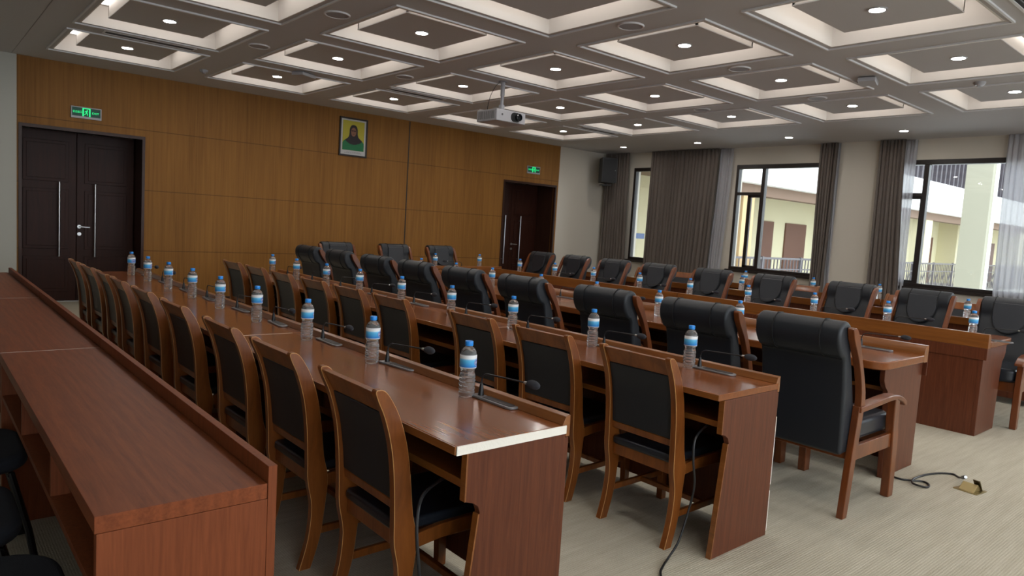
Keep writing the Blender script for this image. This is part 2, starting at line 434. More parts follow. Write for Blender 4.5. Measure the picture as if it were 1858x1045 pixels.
mb = MB(); mb.box(10.35, XW+.2, YW, YW+.1, 0, ZC); struct('wall_back_right', mb, M['white_wall'])
mb = MB(); mb.box(6.655, 6.672, YW-.004, YW, .0, 3.10); struct('trim_1', mb, M['black'])
# niches
for k, (a, b_) in enumerate((D1, D2)):
    mb = MB()
    mb.box(a-.04, a, YW+.1, YW+ND+.08, 0, DZ+.04); mb.box(b_, b_+.04, YW+.1, YW+ND+.08, 0, DZ+.04); mb.box(a, b_, YW+.1, YW+ND+.08, DZ, DZ+.04)
    struct('trim_%d' % (k+2), mb, M['door_frame'])
    mb = MB()
    mb.box(a-.0, a+.035, YW-.012, YW+.05, 0, DZ); mb.box(b_-.035, b_, YW-.012, YW+.05, 0, DZ); mb.box(a+.035, b_-.035, YW-.012, YW+.05, DZ-.04, DZ)
    struct('trim_%d' % (k+4), mb, M['door_frame'])
for k, (a, b_) in enumerate((D1, D2)):
    mb = MB(); mb.box(a-.3, b_+.3, YW+ND+.55, YW+ND+.6, -.1, DZ+.3); mb.box(a-.3, b_+.3, YW+ND+.05, YW+ND+.6, DZ+.04, DZ+.1)
    mb.box(a-.3, a-.25, YW+.1, YW+ND+.6, -.1, DZ+.3); mb.box(b_+.25, b_+.3, YW+.1, YW+ND+.6, -.1, DZ+.3)
    struct('wall_leak_stop_%d' % (k+1), mb, M['grey_wall'])  # unseen casing added to stop sky light leaking round the doors
def door(n, a, b_):
    yl = YW+ND
    t = thing('door_%d' % n, loc=((a+b_)/2, yl, 0)); tag(t, kind='structure')
    w = (b_-a)/2
    for s in (-1, 1):
        m_ = MB(); x0, x1 = (-w+.01, -.003) if s < 0 else (.003, w-.01)
        m_.box(x0, x1, 0, .05, .012, DZ-.01)
        for z0, z1 in ((.14, .62), (.72, 1.52), (1.62, 2.16)):
            m_.box(x0+.09, x1-.09, -.012, 0, z0, z1); m_.box(x0+.13, x1-.13, -.02, -.012, z0+.04, z1-.04)
        leaf = m_.build('door_leaf', M['door'], t, bevel=.004)
        h = MB(); hx = s*.21
        h.tube([(hx, -.075, .62), (hx, -.075, 1.62)], .013, 12)
        for z in (.72, 1.52): h.tube([(hx, -.075, z), (hx, -.015, z)], .009, 8)
        h.build('pull_handle', M['steel'], leaf, smooth=True)
    m_ = MB(); m_.lathe([(.024, 0), (.024, .012)], 16); 
    o = m_.build('lock_rose', M['steel'], t, smooth=True); o.rotation_euler = (PI/2, 0, 0); o.location = (.03, -.02, 1.03)
    m_ = MB(); m_.lathe([(.024, 0), (.024, .012)], 16)
    o = m_.build('lock_rose', M['steel'], t, smooth=True); o.rotation_euler = (PI/2, 0, 0); o.location = (.03, -.02, .93)
    m_ = MB(); m_.tube([(.03, -.02, 1.03), (.03, -.06, 1.03), (.05, -.065, 1.03), (.15, -.065, 1.025)], .009, 8); m_.build('lever_handle', M['steel'], t, smooth=True)
    m_ = MB(); m_.box(-w+.01, w-.01, -.03, .04, 0, .012); m_.build('under_door_glint', M['steel'], t)  # shiny strip added in place of the light under the doors
door(1, *D1); door(2, *D2)
# boxes behind the doors are unseen, added to keep sky light out
mb = MB(); mb.box(X0, X0+.1, Y0, YW, 0, ZC); struct('wall_left', mb, M['grey_wall'])
mb = MB(); wall_with_holes(mb, 'x', Y0-.1, Y0, X0, XW, 0, ZC, [(-1.8, 1.2, .85, 2.8), (2.2, 5.2, .85, 2.8), (6.2, 9.2, .85, 2.8)]); struct('wall_front', mb, M['white_wall'])  # unseen openings behind the camera, added to brighten the foreground

# window wall
WZ0, WZ1 = .85, 2.80
WINS = [(8.35, 9.87), (5.745, 7.405), (2.05, 4.66), (-1.6, 1.0)]  # last opening is out of view, added for more daylight
mb = MB(); wall_with_holes(mb, 'y', XW, XW+.22, Y0, YW+.1, 0, ZC, [(a, b_, WZ0, WZ1) for a, b_ in WINS])
struct('wall_right', mb, M['white_wall'])
mb = MB(); mb.box(XW-.06, XW, 4.80, 5.46, 0, ZC); struct('trim_8', mb, M['white_wall'])
mb = MB(); mb.box(XW-.012, XW, Y0, 4.80, 0, .10); mb.box(XW-.012, XW, 5.46, YW, 0, .10); struct('baseboard_right', mb, M['door_frame'])
mb = MB(); mb.box(2.48, 8.86, YW-.012, YW, 0, .10); struct('baseboard_back', mb, M['door_frame'])
MULL = {0: (9.15, 9.3), 1: (6.85,), 2: (4.145, 2.55), 3: (-.3,)}
def window(n, a, b_, mull, side):
    t = thing('window_%d' % n, loc=(XW+.05, (a+b_)/2, WZ0)); tag(t, kind='structure')
    c = (a+b_)/2; H = WZ1-WZ0
    m_ = MB(); w = .055
    m_.box(-.055, .05, a-c, b_-c, 0, w); m_.box(-.055, .05, a-c, b_-c, H-w-.02, H)
    m_.box(-.055, .05, a-c, a-c+w, w, H-w-.02); m_.box(-.055, .05, b_-c-w, b_-c, w, H-w-.02)
    for y in mull: m_.box(-.045, .05, y-c-.035, y-c+.035, w, H-w-.02)
    zt = 2.24-WZ0
    y0_, y1_ = mull[0]-c+.035, b_-c-w
    if n in (2, 3): 
        m_.box(-.045, .05, y0_, y1_, zt, zt+.055)
        # casement sash below the transom
        s0, s1 = y0_, y1_-.20 if n == 2 else y1_
        m_.box(-.02, .03, s0, s0+.02, w, zt); m_.box(-.02, .03, s1-.07, s1, w, zt); m_.box(-.02, .03, s0, s1, w, w+.04); m_.box(-.02, .03, s0, s1, zt-.04, zt)
    m_.build('window_frame', M['win_frame'], t, bevel=.004)
    g = MB(); g.box(0, .006, a-c+w, b_-c-w, w, H-w-.02); g.build('window_pane', M['glass'], t)
    s_ = MB(); s_.box(-.12, -.0, a-c-.04, b_-c+.04, -.045, 0); s_.build('window_sill', M['win_frame'], t, bevel=.004)
for k, (a, b_) in enumerate(WINS): window(k+1, a, b_, MULL[k], 0)

# curtains
def curtain(name, top, bot, amp, folds, mat, label, cat, group, z0=.03, xoff=.155, pinch=None, x_b=None, n=160, m=16):
    mb = MB(); rows = []
    for j in range(m+1):
        tz = j/m; z = (ZC-.01)*(1-tz)+z0*tz
        s = tz*tz*(3-2*tz)
        a = top[0]+(bot[0]-top[0])*s; b_ = top[1]+(bot[1]-top[1])*s
        row = []
        for i in range(n+1):
            t = i/n
            ph = 2*PI*folds*(t+.012*math.sin(2*PI*3.1*t))
            ax = amp*(1+.25*math.sin(5.3*t+1))*(.75+.35*tz)
            x = XW-xoff + ax*math.sin(ph) + .35*ax*math.sin(2.3*ph+tz*1.5)
            y = a+(b_-a)*t + .25*ax*math.cos(ph*1.0)
            row.append(mb.bm.verts.new((x, y, z)))
        rows.append(row)
    for A, B in zip(rows, rows[1:]):
        for i in range(n): mb.bm.faces.new([A[i], A[i+1], B[i+1], B[i]])
    o = mb.build(name, mat, smooth=True, ang=180)
    md = o.modifiers.new('Solid', 'SOLIDIFY'); md.thickness = .003
    tag(o, label, cat, group); return o
curtain('curtain', (9.90, 10.56), (9.83, 10.56), .020, 9, M['curtain'], 'dark taupe curtain in the corner, between black loudspeaker and narrow window', 'curtain', 'dark taupe curtains')
curtain('curtain', (7.72, 9.31), (7.80, 9.33), .022, 19, M['curtain'], 'widest dark taupe curtain, hanging between the narrow and the middle window', 'curtain', 'dark taupe curtains')
curtain('curtain', (5.46, 5.76), (5.50, 5.72), .020, 6, M['curtain'], 'narrow dark taupe curtain gathered between middle window and wall column', 'curtain', 'dark taupe curtains')
curtain('curtain', (4.42, 4.80), (4.30, 4.79), .020, 7, M['curtain'], 'dark taupe curtain right of the wall column, left of the right window', 'curtain', 'dark taupe curtains')
curtain('sheer_curtain', (7.46, 7.74), (7.56, 7.84), .014, 5, M['sheer'], 'white sheer curtain at the left of the middle window', 'sheer curtain', 'white sheer curtains', xoff=.065)
curtain('sheer_curtain', (5.46, 5.62), (5.44, 5.50), .012, 3, M['sheer'], 'white sheer curtain strip behind the gathered curtain beside the column', 'sheer curtain', 'white sheer curtains', xoff=.065)
curtain('sheer_curtain', (4.28, 4.52), (4.27, 4.52), .014, 5, M['sheer'], 'white sheer curtain at the left edge of the right window', 'sheer curtain', 'white sheer curtains', xoff=.065)
curtain('sheer_curtain', (2.0, 3.10), (2.0, 3.06), .022, 14, M['sheer'], 'broad white sheer curtain at the right edge of the picture', 'sheer curtain', 'white sheer curtains', xoff=.10)

# ------------------------------------------------------------------ outside: opposite wing with gallery
out_wall = plain('outside_cream_wall', (.80, .74, .50), .8); out_white = plain('outside_white_band', (.88, .88, .86), .8)
out_brown = plain('outside_brown_soffit', (.17, .105, .07), .7); out_door = plain('outside_brown_door', (.16, .07, .045), .6)
out_rail = plain('outside_grey_rail', (.09, .08, .09), .5); out_floor = plain('outside_paving', (.55, .54, .50), .8)
out_slat = plain('outside_dark_slats', (.07, .06, .07), .6)
t = thing('gallery_wing', 'cream gallery wing with white band and brown doors beyond the windows', 'building', (30, 11, 0))
def ob(name, mat, *boxes, par=t):
    m_ = MB()
    for q in boxes: m_.box(q[0]-30, q[1]-30, q[2]-11, q[3]-11, q[4], q[5])
    return m_.build(name, mat, par)
ob('gallery_wall', out_wall, (12.1, 36.5, 12.0, 12.3, 0, 3.0), (36.5, 39.5, 11.2, 12.3, 0, 3.0), (39.5, 70, 12.0, 12.3, 0, 3.0))
ob('gallery_floor', out_floor, (12.1, 70, 8.8, 12.0, -.3, 0))
ob('fascia', out_white, (13.6, 70, 8.85, 9.1, 2.75, 3.75))
ob('soffit', out_brown, (12.1, 70, 9.1, 12.0, 2.95, 3.1), (13.6, 70, 9.1, 9.4, 2.50, 2.95))
sl = [(20+k*.42, 20.06+k*.42, 8.9, 9.0, 3.75, 5.6) for k in range(100)]
ob('upper_slat_screen', out_slat, (12.1, 70, 9.05, 9.1, 3.75, 5.6), *sl)
for x0, x1 in ((20.7, 21.55), (22.35, 23.75), (34.9, 35.8), (44, 45)):
    ob('wing_door', out_door, (x0, x1, 11.95, 12.0, 0, 2.07))
ob('wall_switch', out_slat, (24.4, 24.65, 11.97, 12.0, 1.33, 1.45))
ob('wall_sign', plain('outside_blue_sign', (.12, .2, .42), .5), (14.5, 14.95, 11.97, 12.0, 1.28, 1.42))
ob('gallery_pillar', plain('outside_tan_pillar', (.55, .38, .20), .8), (15.0, 15.5, 9.15, 9.6, 0, 2.5))
ob('gallery_pillar', out_wall, (26.6, 27.2, 9.15, 9.6, 0, 2.5), (38, 38.6, 9.15, 9.6, 0, 2.5))
bars = [(13.8, 70, 8.93, 8.97, .98, 1.03), (13.8, 70, 8.93, 8.97, .72, .75), (13.8, 70, 8.93, 8.97, .05, .08)]
x = 13.9
while x < 40:
    bars.append((x, x+.025, 8.94, 8.96, .05, 1.0)); x += .16
k = 13.8
while k < 40:
    bars.append((k, k+.07, 8.92, 8.98, 0, 1.05)); k += 1.9
rail = ob('gallery_railing', out_rail, *bars)
cross = MB(); x = 13.9
while x < 40:
    for a, b_ in (((x, .08), (x+.32, .72)), ((x, .72), (x+.32, .08))):
        cross.tube([(a[0]-30, 8.95-11, a[1]), (b_[0]-30, 8.95-11, b_[1])], .012, 4)
    x += .64
cross.build('railing_lattice', out_rail, t)
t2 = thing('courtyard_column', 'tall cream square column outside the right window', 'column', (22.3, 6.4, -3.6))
m_ = MB(); m_.box(-.3, -.05, -.32, .31, 0, 11); m_.build('column_shaft', plain('column_render_shaded', (.28, .265, .20), .85), t2)  # shade of the overhang put into the shaft's duller cream colour
m_ = MB(); m_.box(-.05, .12, -.36, .2, 0, 11); m_.build('column_corner_strip', out_white, t2)
t3 = thing('far_wing', 'white banded building with dark slats at far right, beyond the column', 'building', (48, 5, -3.6))
m_ = MB(); m_.box(0, .3, -14, 3.7, 0, 6.2); m_.build('wing_wall', out_wall, t3)
m_ = MB(); m_.box(-.2, 0, -14, 3.7, 6.2, 7.4); m_.build('wing_band', out_white, t3)
m_ = MB()
m_.box(0, .1, -14, 3.7, 7.4, 9.6)
for k in range(40): m_.box(-.1, 0, -14+k*.44, -13.93+k*.44, 7.4, 9.6)
m_.build('wing_slats', out_slat, t3)
mb = MB(); mb.box(-40, 90, -40, 8.8, -3.75, -3.6); struct('courtyard_ground', mb, out_floor)

# ------------------------------------------------------------------ desks
def rounded(x0, x1, y0, y1, rads, n=6):
    """corner order: (x0,y0),(x1,y0),(x1,y1),(x0,y1)"""
    pts = []
    cs = [((x0, y0), PI, rads[0]), ((x1, y0), 1.5*PI, rads[1]), ((x1, y1), 0, rads[2]), ((x0, y1), .5*PI, rads[3])]
    for (cx, cy), a0, r in cs:
        if r <= 0: pts.append((cx, cy)); continue
        ox = cx + (r if cx == x0 else -r); oy = cy + (r if cy == y0 else -r)
        for k in range(n+1):
            a = a0 + k/n*PI/2
            pts.append((ox+r*math.cos(a), oy+r*math.sin(a)))
    return pts
def straight_desk(name, xl, xr, y0, y1, label, group, raw_end=False, raw_strip=False, white_edge=False):
    """low-rim conference desk; user side at xl (towards -x); rim at xr"""
    W = xr-xl; L = y1-y0
    t = thing(name, label, 'desk', (xl, y0, 0), group=group)
    top = MB(); top.box(0, W-.018, .0, L-.002, .712, .741); o = top.build('tabletop', M['desk_top'], t, bevel=.003)
    rm = MB(); rm.prism([(W-.035, .741), (W-.022, .770), (W, .775), (W, .70), (W-.018, .70), (W-.018, .741)], 0, L-.002); rm.build('rim', M['desk_edge'], t, bevel=.002)
    e = MB(); e.box(-.006, 0, 0, L-.002, .714, .740); e.build('edge_strip', M['desk_edge'], t, bevel=.0015)
    if raw_end:
        r_ = MB(); r_.box(.0, W-.02, -.004, 0, .7125, .7405); q = r_.build('raw_end_edge', M['raw'], t); q['label'] = 'pale unfinished end edge'
    if y1 < 4:
        r_ = MB(); r_.box(.004, W-.10, L-.0045, L-.0015, .735, .7415); q = r_.build('joint_strip', M['raw'], t); q['label'] = 'pale line at the desk joint'
    if white_edge:
        r_ = MB(); r_.box(-.009, -.004, L-.03, L-.004, .70, .741); q = r_.build('raw_end_edge', M['raw'], t); q['label'] = 'pale chipped end edge'
    prof = [(.045, .7115), (.045, .56), (.075, .55), (.095, .535), (.103, .515), (.045, .0), (W-.004, 0), (W-.004, .6985), (W-.0195, .6985), (W-.0195, .7115)]
    for k, yy in enumerate((.0, L-.027)):
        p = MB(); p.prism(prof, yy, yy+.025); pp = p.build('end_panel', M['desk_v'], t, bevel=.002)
        s_ = MB(); s_.ribbon([(.0445, .71, .006), (.0445, .56, .006)], yy, yy+.025); s_.ribbon([(.10, .51, .006), (.043, .0, .006)], yy, yy+.025); s_.build('panel_edging', M['desk_edge'], pp)
        if k == 0 and raw_strip:
            r_ = MB(); r_.box(W-.004, W, yy, yy+.025, .25, .58); r_.box(W-.004, W, yy, yy+.025, .02, .22); q = r_.build('raw_side_strip', M['raw'], pp); q['label'] = 'pale strip where the edging is missing'
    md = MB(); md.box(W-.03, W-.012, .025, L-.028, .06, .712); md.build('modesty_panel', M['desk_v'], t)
    sh = MB(); sh.box(.075, W-.03, .025, L-.028, .578, .605); sh.build('shelf', M['desk_edge'], t, bevel=.002)
    dv = MB(); n = max(1, round(L/.95))
    for k in range(1, n): dv.box(.08, W-.03, k*L/n-.01, k*L/n+.01, .605, .712)
    if n > 1: dv.build('shelf_divider', M['desk_v'], t)
    return t
g = 'low-rimmed desks of the near bottle row'
straight_desk('conference_desk', 1.229, 1.708, 1.622, 3.675, 'nearest polished desk in bottle row, with a raw pale end edge', g, raw_end=True)
straight_desk('conference_desk', 1.229, 1.708, 3.68, 5.68, 'middle polished desk of the row that has the raw-edged desk at its near end', g)
straight_desk('conference_desk', 1.229, 1.708, 5.685, 7.50, 'farthest polished desk of that left bottle row, standing before the dark double door', g)
g = 'low-rimmed desks of the second bottle row'
straight_desk('conference_desk', 2.612, 3.117, 1.622, 3.465, 'polished desk behind the raw-edged one, black cord and side chair at its near end', g, raw_strip=True)
straight_desk('conference_desk', 2.612, 3.117, 3.47, 5.70, 'middle polished desk of the second bottle row, in front of high-backed armchairs', g, white_edge=False)
straight_desk('conference_desk', 2.612, 3.117, 5.705, 7.50, 'farthest polished desk of the second bottle row, near the wood wall', g)
# right-hand rows (mirrored: user side at +x)
def flip(t, x):   # mirror by turning the desk half round about z: origin moves to opposite corner
    t.rotation_euler = (0, 0, PI)
def mirrored_desk(xp, xu, y0, y1, label, group):
    t = straight_desk('conference_desk', 0, xu-xp, y0, y1, label, group)
    t.location = (xu, y1, 0); t.rotation_euler = (0, 0, PI); return t
g = 'desks behind the facing armchairs'
mirrored_desk(7.95, 8.45, 1.62, 3.51, 'desk behind the facing armchairs, its near end by the right window', g)
mirrored_desk(7.95, 8.45, 3.515, 5.41, 'desk behind the facing armchairs, middle of that row', g)
mirrored_desk(7.95, 8.45, 5.415, 7.50, 'desk behind the facing armchairs, nearest the wood wall', g)
g = 'desks of the last row by the windows'
mirrored_desk(9.25, 9.75, 1.62, 3.60, 'last-row desk under the right window', g)
mirrored_desk(9.25, 9.75, 3.605, 5.58, 'last-row desk in front of the wall column between two windows', g)
mirrored_desk(9.25, 9.75, 5.585, 7.50, 'last-row desk in front of the widest dark curtain', g)

# laminate desk row A
def laminate_desk(y0, y1, label):
    xl, W = .292, .392; L = y1-y0
    t = thing('laminate_desk', label, 'desk', (xl, y0, 0), group='plain laminate desks of the front-left row')
    m_ = MB(); m_.box(0, W-.024, 0, L-.0015, .703, .741); m_.build('tabletop', M['laminate'], t, bevel=.0012)
    m_ = MB(); m_.box(W-.022, W, 0, L-.0015, 0, .783); m_.build('front_panel', M['laminate_v'], t, bevel=.0012)
    for yy in (0, L-.027):
        m_ = MB(); m_.box(.004, W-.0225, yy+.0005, yy+.025, 0, .702); m_.build('end_panel', M['laminate_v'], t, bevel=.001)
    m_ = MB(); m_.box(.006, W-.0235, .026, L-.028, .545, .565); m_.build('shelf', M['laminate_v'], t, bevel=.001)
    m_ = MB(); m_.box(W-.035, W-.0235, .026, L-.028, .567, .702); m_.build('shelf_back', M['laminate_v'], t)
    m_ = MB(); m_.box(.002, W-.026, L-.0032, L-.0012, .735, .7414); q = m_.build('joint_strip', M['raw'], t); q['label'] = 'pale line at the desk joint'
    n = round(L/.65)
    for k in range(1, n):
        m_ = MB(); m_.box(.008, W-.036, k*L/n-.009, k*L/n+.009, .5655, .7025); m_.build('divider', M['laminate_v'], t)
laminate_desk(1.622, 3.574, 'nearest matte red-brown laminate desk at lower left, its end facing the camera')
laminate_desk(3.577, 5.50, 'matte laminate desk just behind the nearest laminate one, empty top')
laminate_desk(5.503, 7.35, 'farthest matte laminate desk, running to the dark double door')

# inner U: thick-topped desks with rounded corners and high rims
def thick_desk(L, name, label, group, near_round=True, far_round=False, loc=(0, 0, 0), rz=0, W=.70, divs=3):
    """local: user side at x=0, rim at x=W, runs y 0..L"""
    t = thing(name, label, 'desk', loc, rz, group)
    top = MB(); top.prism(rounded(0, W-.062, 0, L-.002, (.10 if near_round else 0, 0, 0, .10 if far_round else 0)), .69, .741, 'z'); top.build('tabletop', M['desk_top'], t, bevel=.008, seg=3)
    r_ = MB(); r_.prism([(W-.062, .69), (W-.062, .745), (W-.05, .785), (W-.035, .80), (W, .80), (W, .69)], 0, L-.002); r_.build('rim', M['desk_edge'], t, bevel=.003)
    prof = [(.10, .69), (.105, .62), (.13, .58), (.17, .55), (.19, .45), (.22, 0), (W-.004, 0), (W-.004, .69)]
    for yy in (.025, L-.055):
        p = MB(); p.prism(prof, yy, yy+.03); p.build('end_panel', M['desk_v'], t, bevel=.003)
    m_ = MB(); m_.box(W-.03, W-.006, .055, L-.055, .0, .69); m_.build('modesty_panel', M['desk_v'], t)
    m_ = MB(); m_.box(.20, W-.03, .055, L-.055, .54, .565); m_.build('shelf', M['desk_edge'], t, bevel=.002)
    m_ = MB(); m_.box(W-.002, W+.006, .0, L-.002, .60, .69); m_.build('panel_band', M['desk_v'], t, bevel=.002)
    return t
thick_desk(2.95, 'conference_desk', 'thick-topped desk with rounded corner beside the nearest armchair', 'thick-topped desks of the inner ring', True, False, (4.30, 1.62, 0))
thick_desk(3.02, 'conference_desk', 'thick-topped desk beyond the rounded-corner one, same line', 'thick-topped desks of the inner ring', False, False, (4.30, 4.575, 0))
thick_desk(2.88, 'conference_desk', 'thick-topped desk with tall panel towards camera, in front of the nearest facing armchairs', 'thick-topped desks of the inner ring', False, True, (6.93, 4.50, 0), PI, .68)
thick_desk(3.195, 'conference_desk', 'thick-topped desk in front of the farther facing armchairs', 'thick-topped desks of the inner ring', False, False, (6.93, 7.70, 0), PI, .68)
thick_desk(2.35, 'conference_desk', 'head desk across the far end, before three armchairs at the wood wall', 'thick-topped desks of the inner ring', True, True, (4.30, 8.54, 0), -PI/2, .62)

# ------------------------------------------------------------------ side chairs
def side_chair(name='side_chair'):
    t = thing(name, cat='chair')
    W = .21; th = .030
    line = smooth_line([(-.030, .0, .048), (.004, .12, .052), (.018, .25, .058), (.012, .36, .086), (.0, .45, .070), (-.012, .58, .062), (-.030, .69, .058), (-.058, .78, .054), (-.088, .84, .048), (-.103, .866, .036), (-.108, .874, .016)], 4)
    for s in (-1, 1):
        a, b_ = sorted((s*(W-th), s*W)); m_ = MB(); m_.ribbon(line, a, b_); m_.build('leg', M['chair_wood'], t, bevel=.0022, seg=2, edge=M['worn_highlight'])
    fl = smooth_line([(.440, .0, .040), (.436, .12, .042), (.428, .25, .048), (.424, .37, .052)], 4)
    for s in (-1, 1):
        a, b_ = sorted((s*(W+.005-.036), s*(W+.005))); m_ = MB(); m_.ribbon(fl, a, b_); m_.build('leg', M['chair_wood'], t, bevel=.005)
    # seat frame
    m_ = MB(); i = W-th+.001
    side = [(.045, .325), (.15, .338), (.30, .338), (.40, .325), (.40, .385), (.30, .392), (.15, .388), (.045, .375)]
    for s in (-1, 1):
        a, b_ = sorted((s*(W-.003), s*(W-.026))); m_.prism(side, a, b_)
    m_.box(.0, .025, -i, i, .325, .382); m_.box(.41, .435, -(W-.03), W-.03, .325, .385)
    m_.build('seat_frame', M['chair_wood'], t, bevel=.004)
    # seat cushion
    m_ = MB(); m_.prism(rounded(-.012, .446, -.180, .180, (.02, .05, .05, .02)), .378, .418, 'z'); m_.build('seat', M['leather_seat'], t, bevel=.014, seg=3)
    # back rails follow the post curve
    m_ = MB(); m_.ribbon([(-.060, .787, .024), (-.080, .825, .024), (-.097, .852, .026), (-.104, .864, .030)], -i, i); m_.build('top_rail', M['chair_wood'], t, bevel=.005)
    m_ = MB(); m_.ribbon([(-.002, .458, .024), (-.006, .492, .024)], -i, i); m_.build('lower_rail', M['chair_wood'], t, bevel=.004)
    m_ = MB(); m_.ribbon(smooth_line([(-.006, .492, .028), (-.012, .58, .032), (-.030, .69, .032), (-.060, .787, .028)], 4), -i, i); m_.build('backrest', M['leather'], t, bevel=.006)
    m_ = MB()
    for s in (-1, 1):
        a, b_ = sorted((s*(W-.008), s*(W-.026))); m_.prism([(.03, .13), (.42, .135), (.42, .165), (.03, .16)], a, b_)
    m_.box(.24, .262, -(W-.026), W-.026, .135, .16)
    m_.build('stretcher', M['chair_wood'], t, bevel=.003)
    return t
proto_side = side_chair()
used = {'s': False, 'a': False, 'b': False, 'm': False, 'o': False}
def place(proto, key, x, y, rz, label, group, z=0):
    if not used[key]:
        t = proto; used[key] = True
    else: t = copy_tree(proto)
    t.location = (x, y, z); t.rotation_euler = (0, 0, rz)
    t['label'] = label; t['group'] = group
    return t
def ords(n, tot, what):
    return ('nearest to camera' if n == 1 else 'farthest from camera' if n == tot else ORD[n]+' from the camera')
jit = random.Random(3)
for k, y in enumerate([2.06, 2.71, 3.34, 4.10, 4.78, 5.43, 5.93, 6.51, 7.09]):
    place(proto_side, 's', 1.208, y, math.radians(jit.uniform(-1.5, 1.5)), 'wooden side chair with black back, left chair row, %s' % ords(k+1, 9, ''), 'side chairs at the near bottle row')
for k, y in enumerate([2.005, 2.64, 3.25, 4.17, 4.78, 5.38, 6.02, 6.64, 7.26]):
    place(proto_side, 's', 2.610, y, math.radians(jit.uniform(-1.5, 1.5)), 'wooden side chair with black back, second chair row, %s' % ords(k+1, 9, ''), 'side chairs at the second bottle row')
for k, y in enumerate([1.89, 2.53, 3.20, 3.82, 4.45, 5.09, 5.73, 6.37, 7.0]):
    place(proto_side, 's', 8.82, y, PI+math.radians(jit.uniform(-1.5, 1.5)), 'wooden side chair behind the facing armchairs, %s' % ords(k+1, 9, ''), 'side chairs behind the facing armchairs')

# ------------------------------------------------------------------ high-back armchairs
def arm_chair():
    t = thing('armchair', cat='armchair')
    W = .268
    back = smooth_line([(-.045, .33), (-.055, .50), (-.068, .66), (-.090, .78), (-.105, .835), (-.138, .855), (-.170, .90), (-.182, .95), (-.172, 1.0), (-.135, 1.028), (-.085, 1.025), (-.045, .985), (-.030, .92), (-.030, .86), (.000, .78), (.050, .62), (.095, .48), (.10, .42), (.03, .335)], 3)
    m_ = MB(); m_.prism(back, -.231, .231); bk = m_.build('backrest', M['leather'], t, bevel=.018, seg=3, ang=50)
    for s in (-1, 1):
        m_ = MB(); yy = s*.128
        m_.tube([( -.108, yy, .838), (-.142, yy, .8535), (-.175, yy, .90), (-.187, yy, .95), (-.176, yy, 1.003), (-.135, yy, 1.033), (-.085, yy, 1.030), (-.040, yy, .988), (-.026, yy, .92)], .0035, 6)
        m_.build('seam', M['seam'], bk, smooth=True)
    m_ = MB()
    m_.tube([(-.106, -.215, .836), (-.106, .215, .836)], .004, 6); m_.build('seam', M['seam'], bk, smooth=True)
    # U-shaped head pad on the front
    pts = [(-.128, 0.995), (.128, .995)]
    n = 14; U = [(-.128, .985)] + [(-.128*math.cos(PI*k/n), .86-.135*math.sin(PI*k/n)) for k in range(n+1)] + [(.128, .985)]
    m_ = MB()
    def fx(z): return -.030 + (max(0, .86-z))*.52 + max(0, z-.93)*-.22
    A = [m_.bm.verts.new((fx(z)+.010, y, z)) for y, z in U]; B = [m_.bm.verts.new((fx(z)-.02, y, z)) for y, z in U]
    m_.bm.faces.new(A); m_.bm.faces.new(B[::-1])
    for k in range(len(U)): m_.bm.faces.new([A[k], B[k], B[(k+1) % len(U)], A[(k+1) % len(U)]])
    m_.build('head_pad', M['leather_seat'], bk, bevel=.008, seg=2)
    m_ = MB(); m_.tube([(fx(z)+.006, y*1.03, z) for y, z in U], .004, 6); m_.build('seam', M['seam'], bk, smooth=True)
    m_ = MB(); m_.tube([(.04, 0, .72), (.085, 0, .56), (.105, 0, .46)], .004, 6); m_.build('seam', M['seam'], bk, smooth=True)
    # wooden posts beside the back
    post = smooth_line([(.085, .56, .052), (.072, .66, .046), (.035, .76, .040), (-.005, .84, .042), (-.040, .90, .056), (-.066, .945, .064), (-.088, .985, .050), (-.098, 1.002, .022)], 3)
    leg = [(0, 0, .050), (.035, .29, .056), (.072, .585, .060)]
    for s in (-1, 1):
        a, b_ = sorted((s*(W-.036), s*W))
        m_ = MB(); m_.ribbon(post, a, b_); m_.build('back_post', M['arm_wood'], t, bevel=.009, seg=3)
        m_ = MB(); m_.ribbon(leg, a, b_); m_.build('leg', M['arm_wood'], t, bevel=.004)
        fl = smooth_line([(.575, 0, .066), (.570, .20, .070), (.560, .34, .078), (.545, .44, .070), (.535, .59, .062)], 3)
        a2, b2 = sorted((s*(W-.045), s*(W+.002)))
        m_ = MB(); m_.ribbon(fl, a2, b2); m_.build('leg', M['arm_wood'], t, bevel=.006)
        arm = [(.045, .585), (.20, .592), (.36, .602), (.46, .604), (.55, .592), (.61, .572), (.652, .548), (.655, .530), (.635, .522), (.615, .535), (.595, .548), (.52, .572), (.42, .573), (.20, .560), (.045, .553)]
        a3, b3 = sorted((s*(W-.052), s*(W+.010)))
        m_ = MB(); m_.prism(arm, a3, b3); m_.build('armrest', M['arm_wood'], t, bevel=.007, seg=2)
    m_ = MB()
    for s in (-1, 1):
        a, b_ = sorted((s*(W-.010), s*(W-.036))); m_.box(.045, .55, a, b_, .295, .375)
    m_.box(.53, .56, -(W-.045), W-.045, .295, .375); m_.box(.03, .06, -(W-.04), W-.04, .30, .37)
    m_.build('seat_frame', M['arm_wood'], t, bevel=.004)
    m_ = MB(); m_.prism(rounded(.07, .60, -.218, .218, (.03, .06, .06, .03)), .372, .485, 'z'); m_.build('seat', M['leather_seat'], t, bevel=.03, seg=4)
    return t
proto_arm = arm_chair()
for k, y in enumerate([1.755, 2.40, 3.14, 3.965, 4.72, 5.44, 6.155, 6.94, 7.72]):
    place(proto_arm, 'a', 3.66, y, math.radians(jit.uniform(-2, 2)), 'black high-backed armchair seen from behind, %s in its row' % ords(k+1, 9, ''), 'armchairs with their backs to the camera')
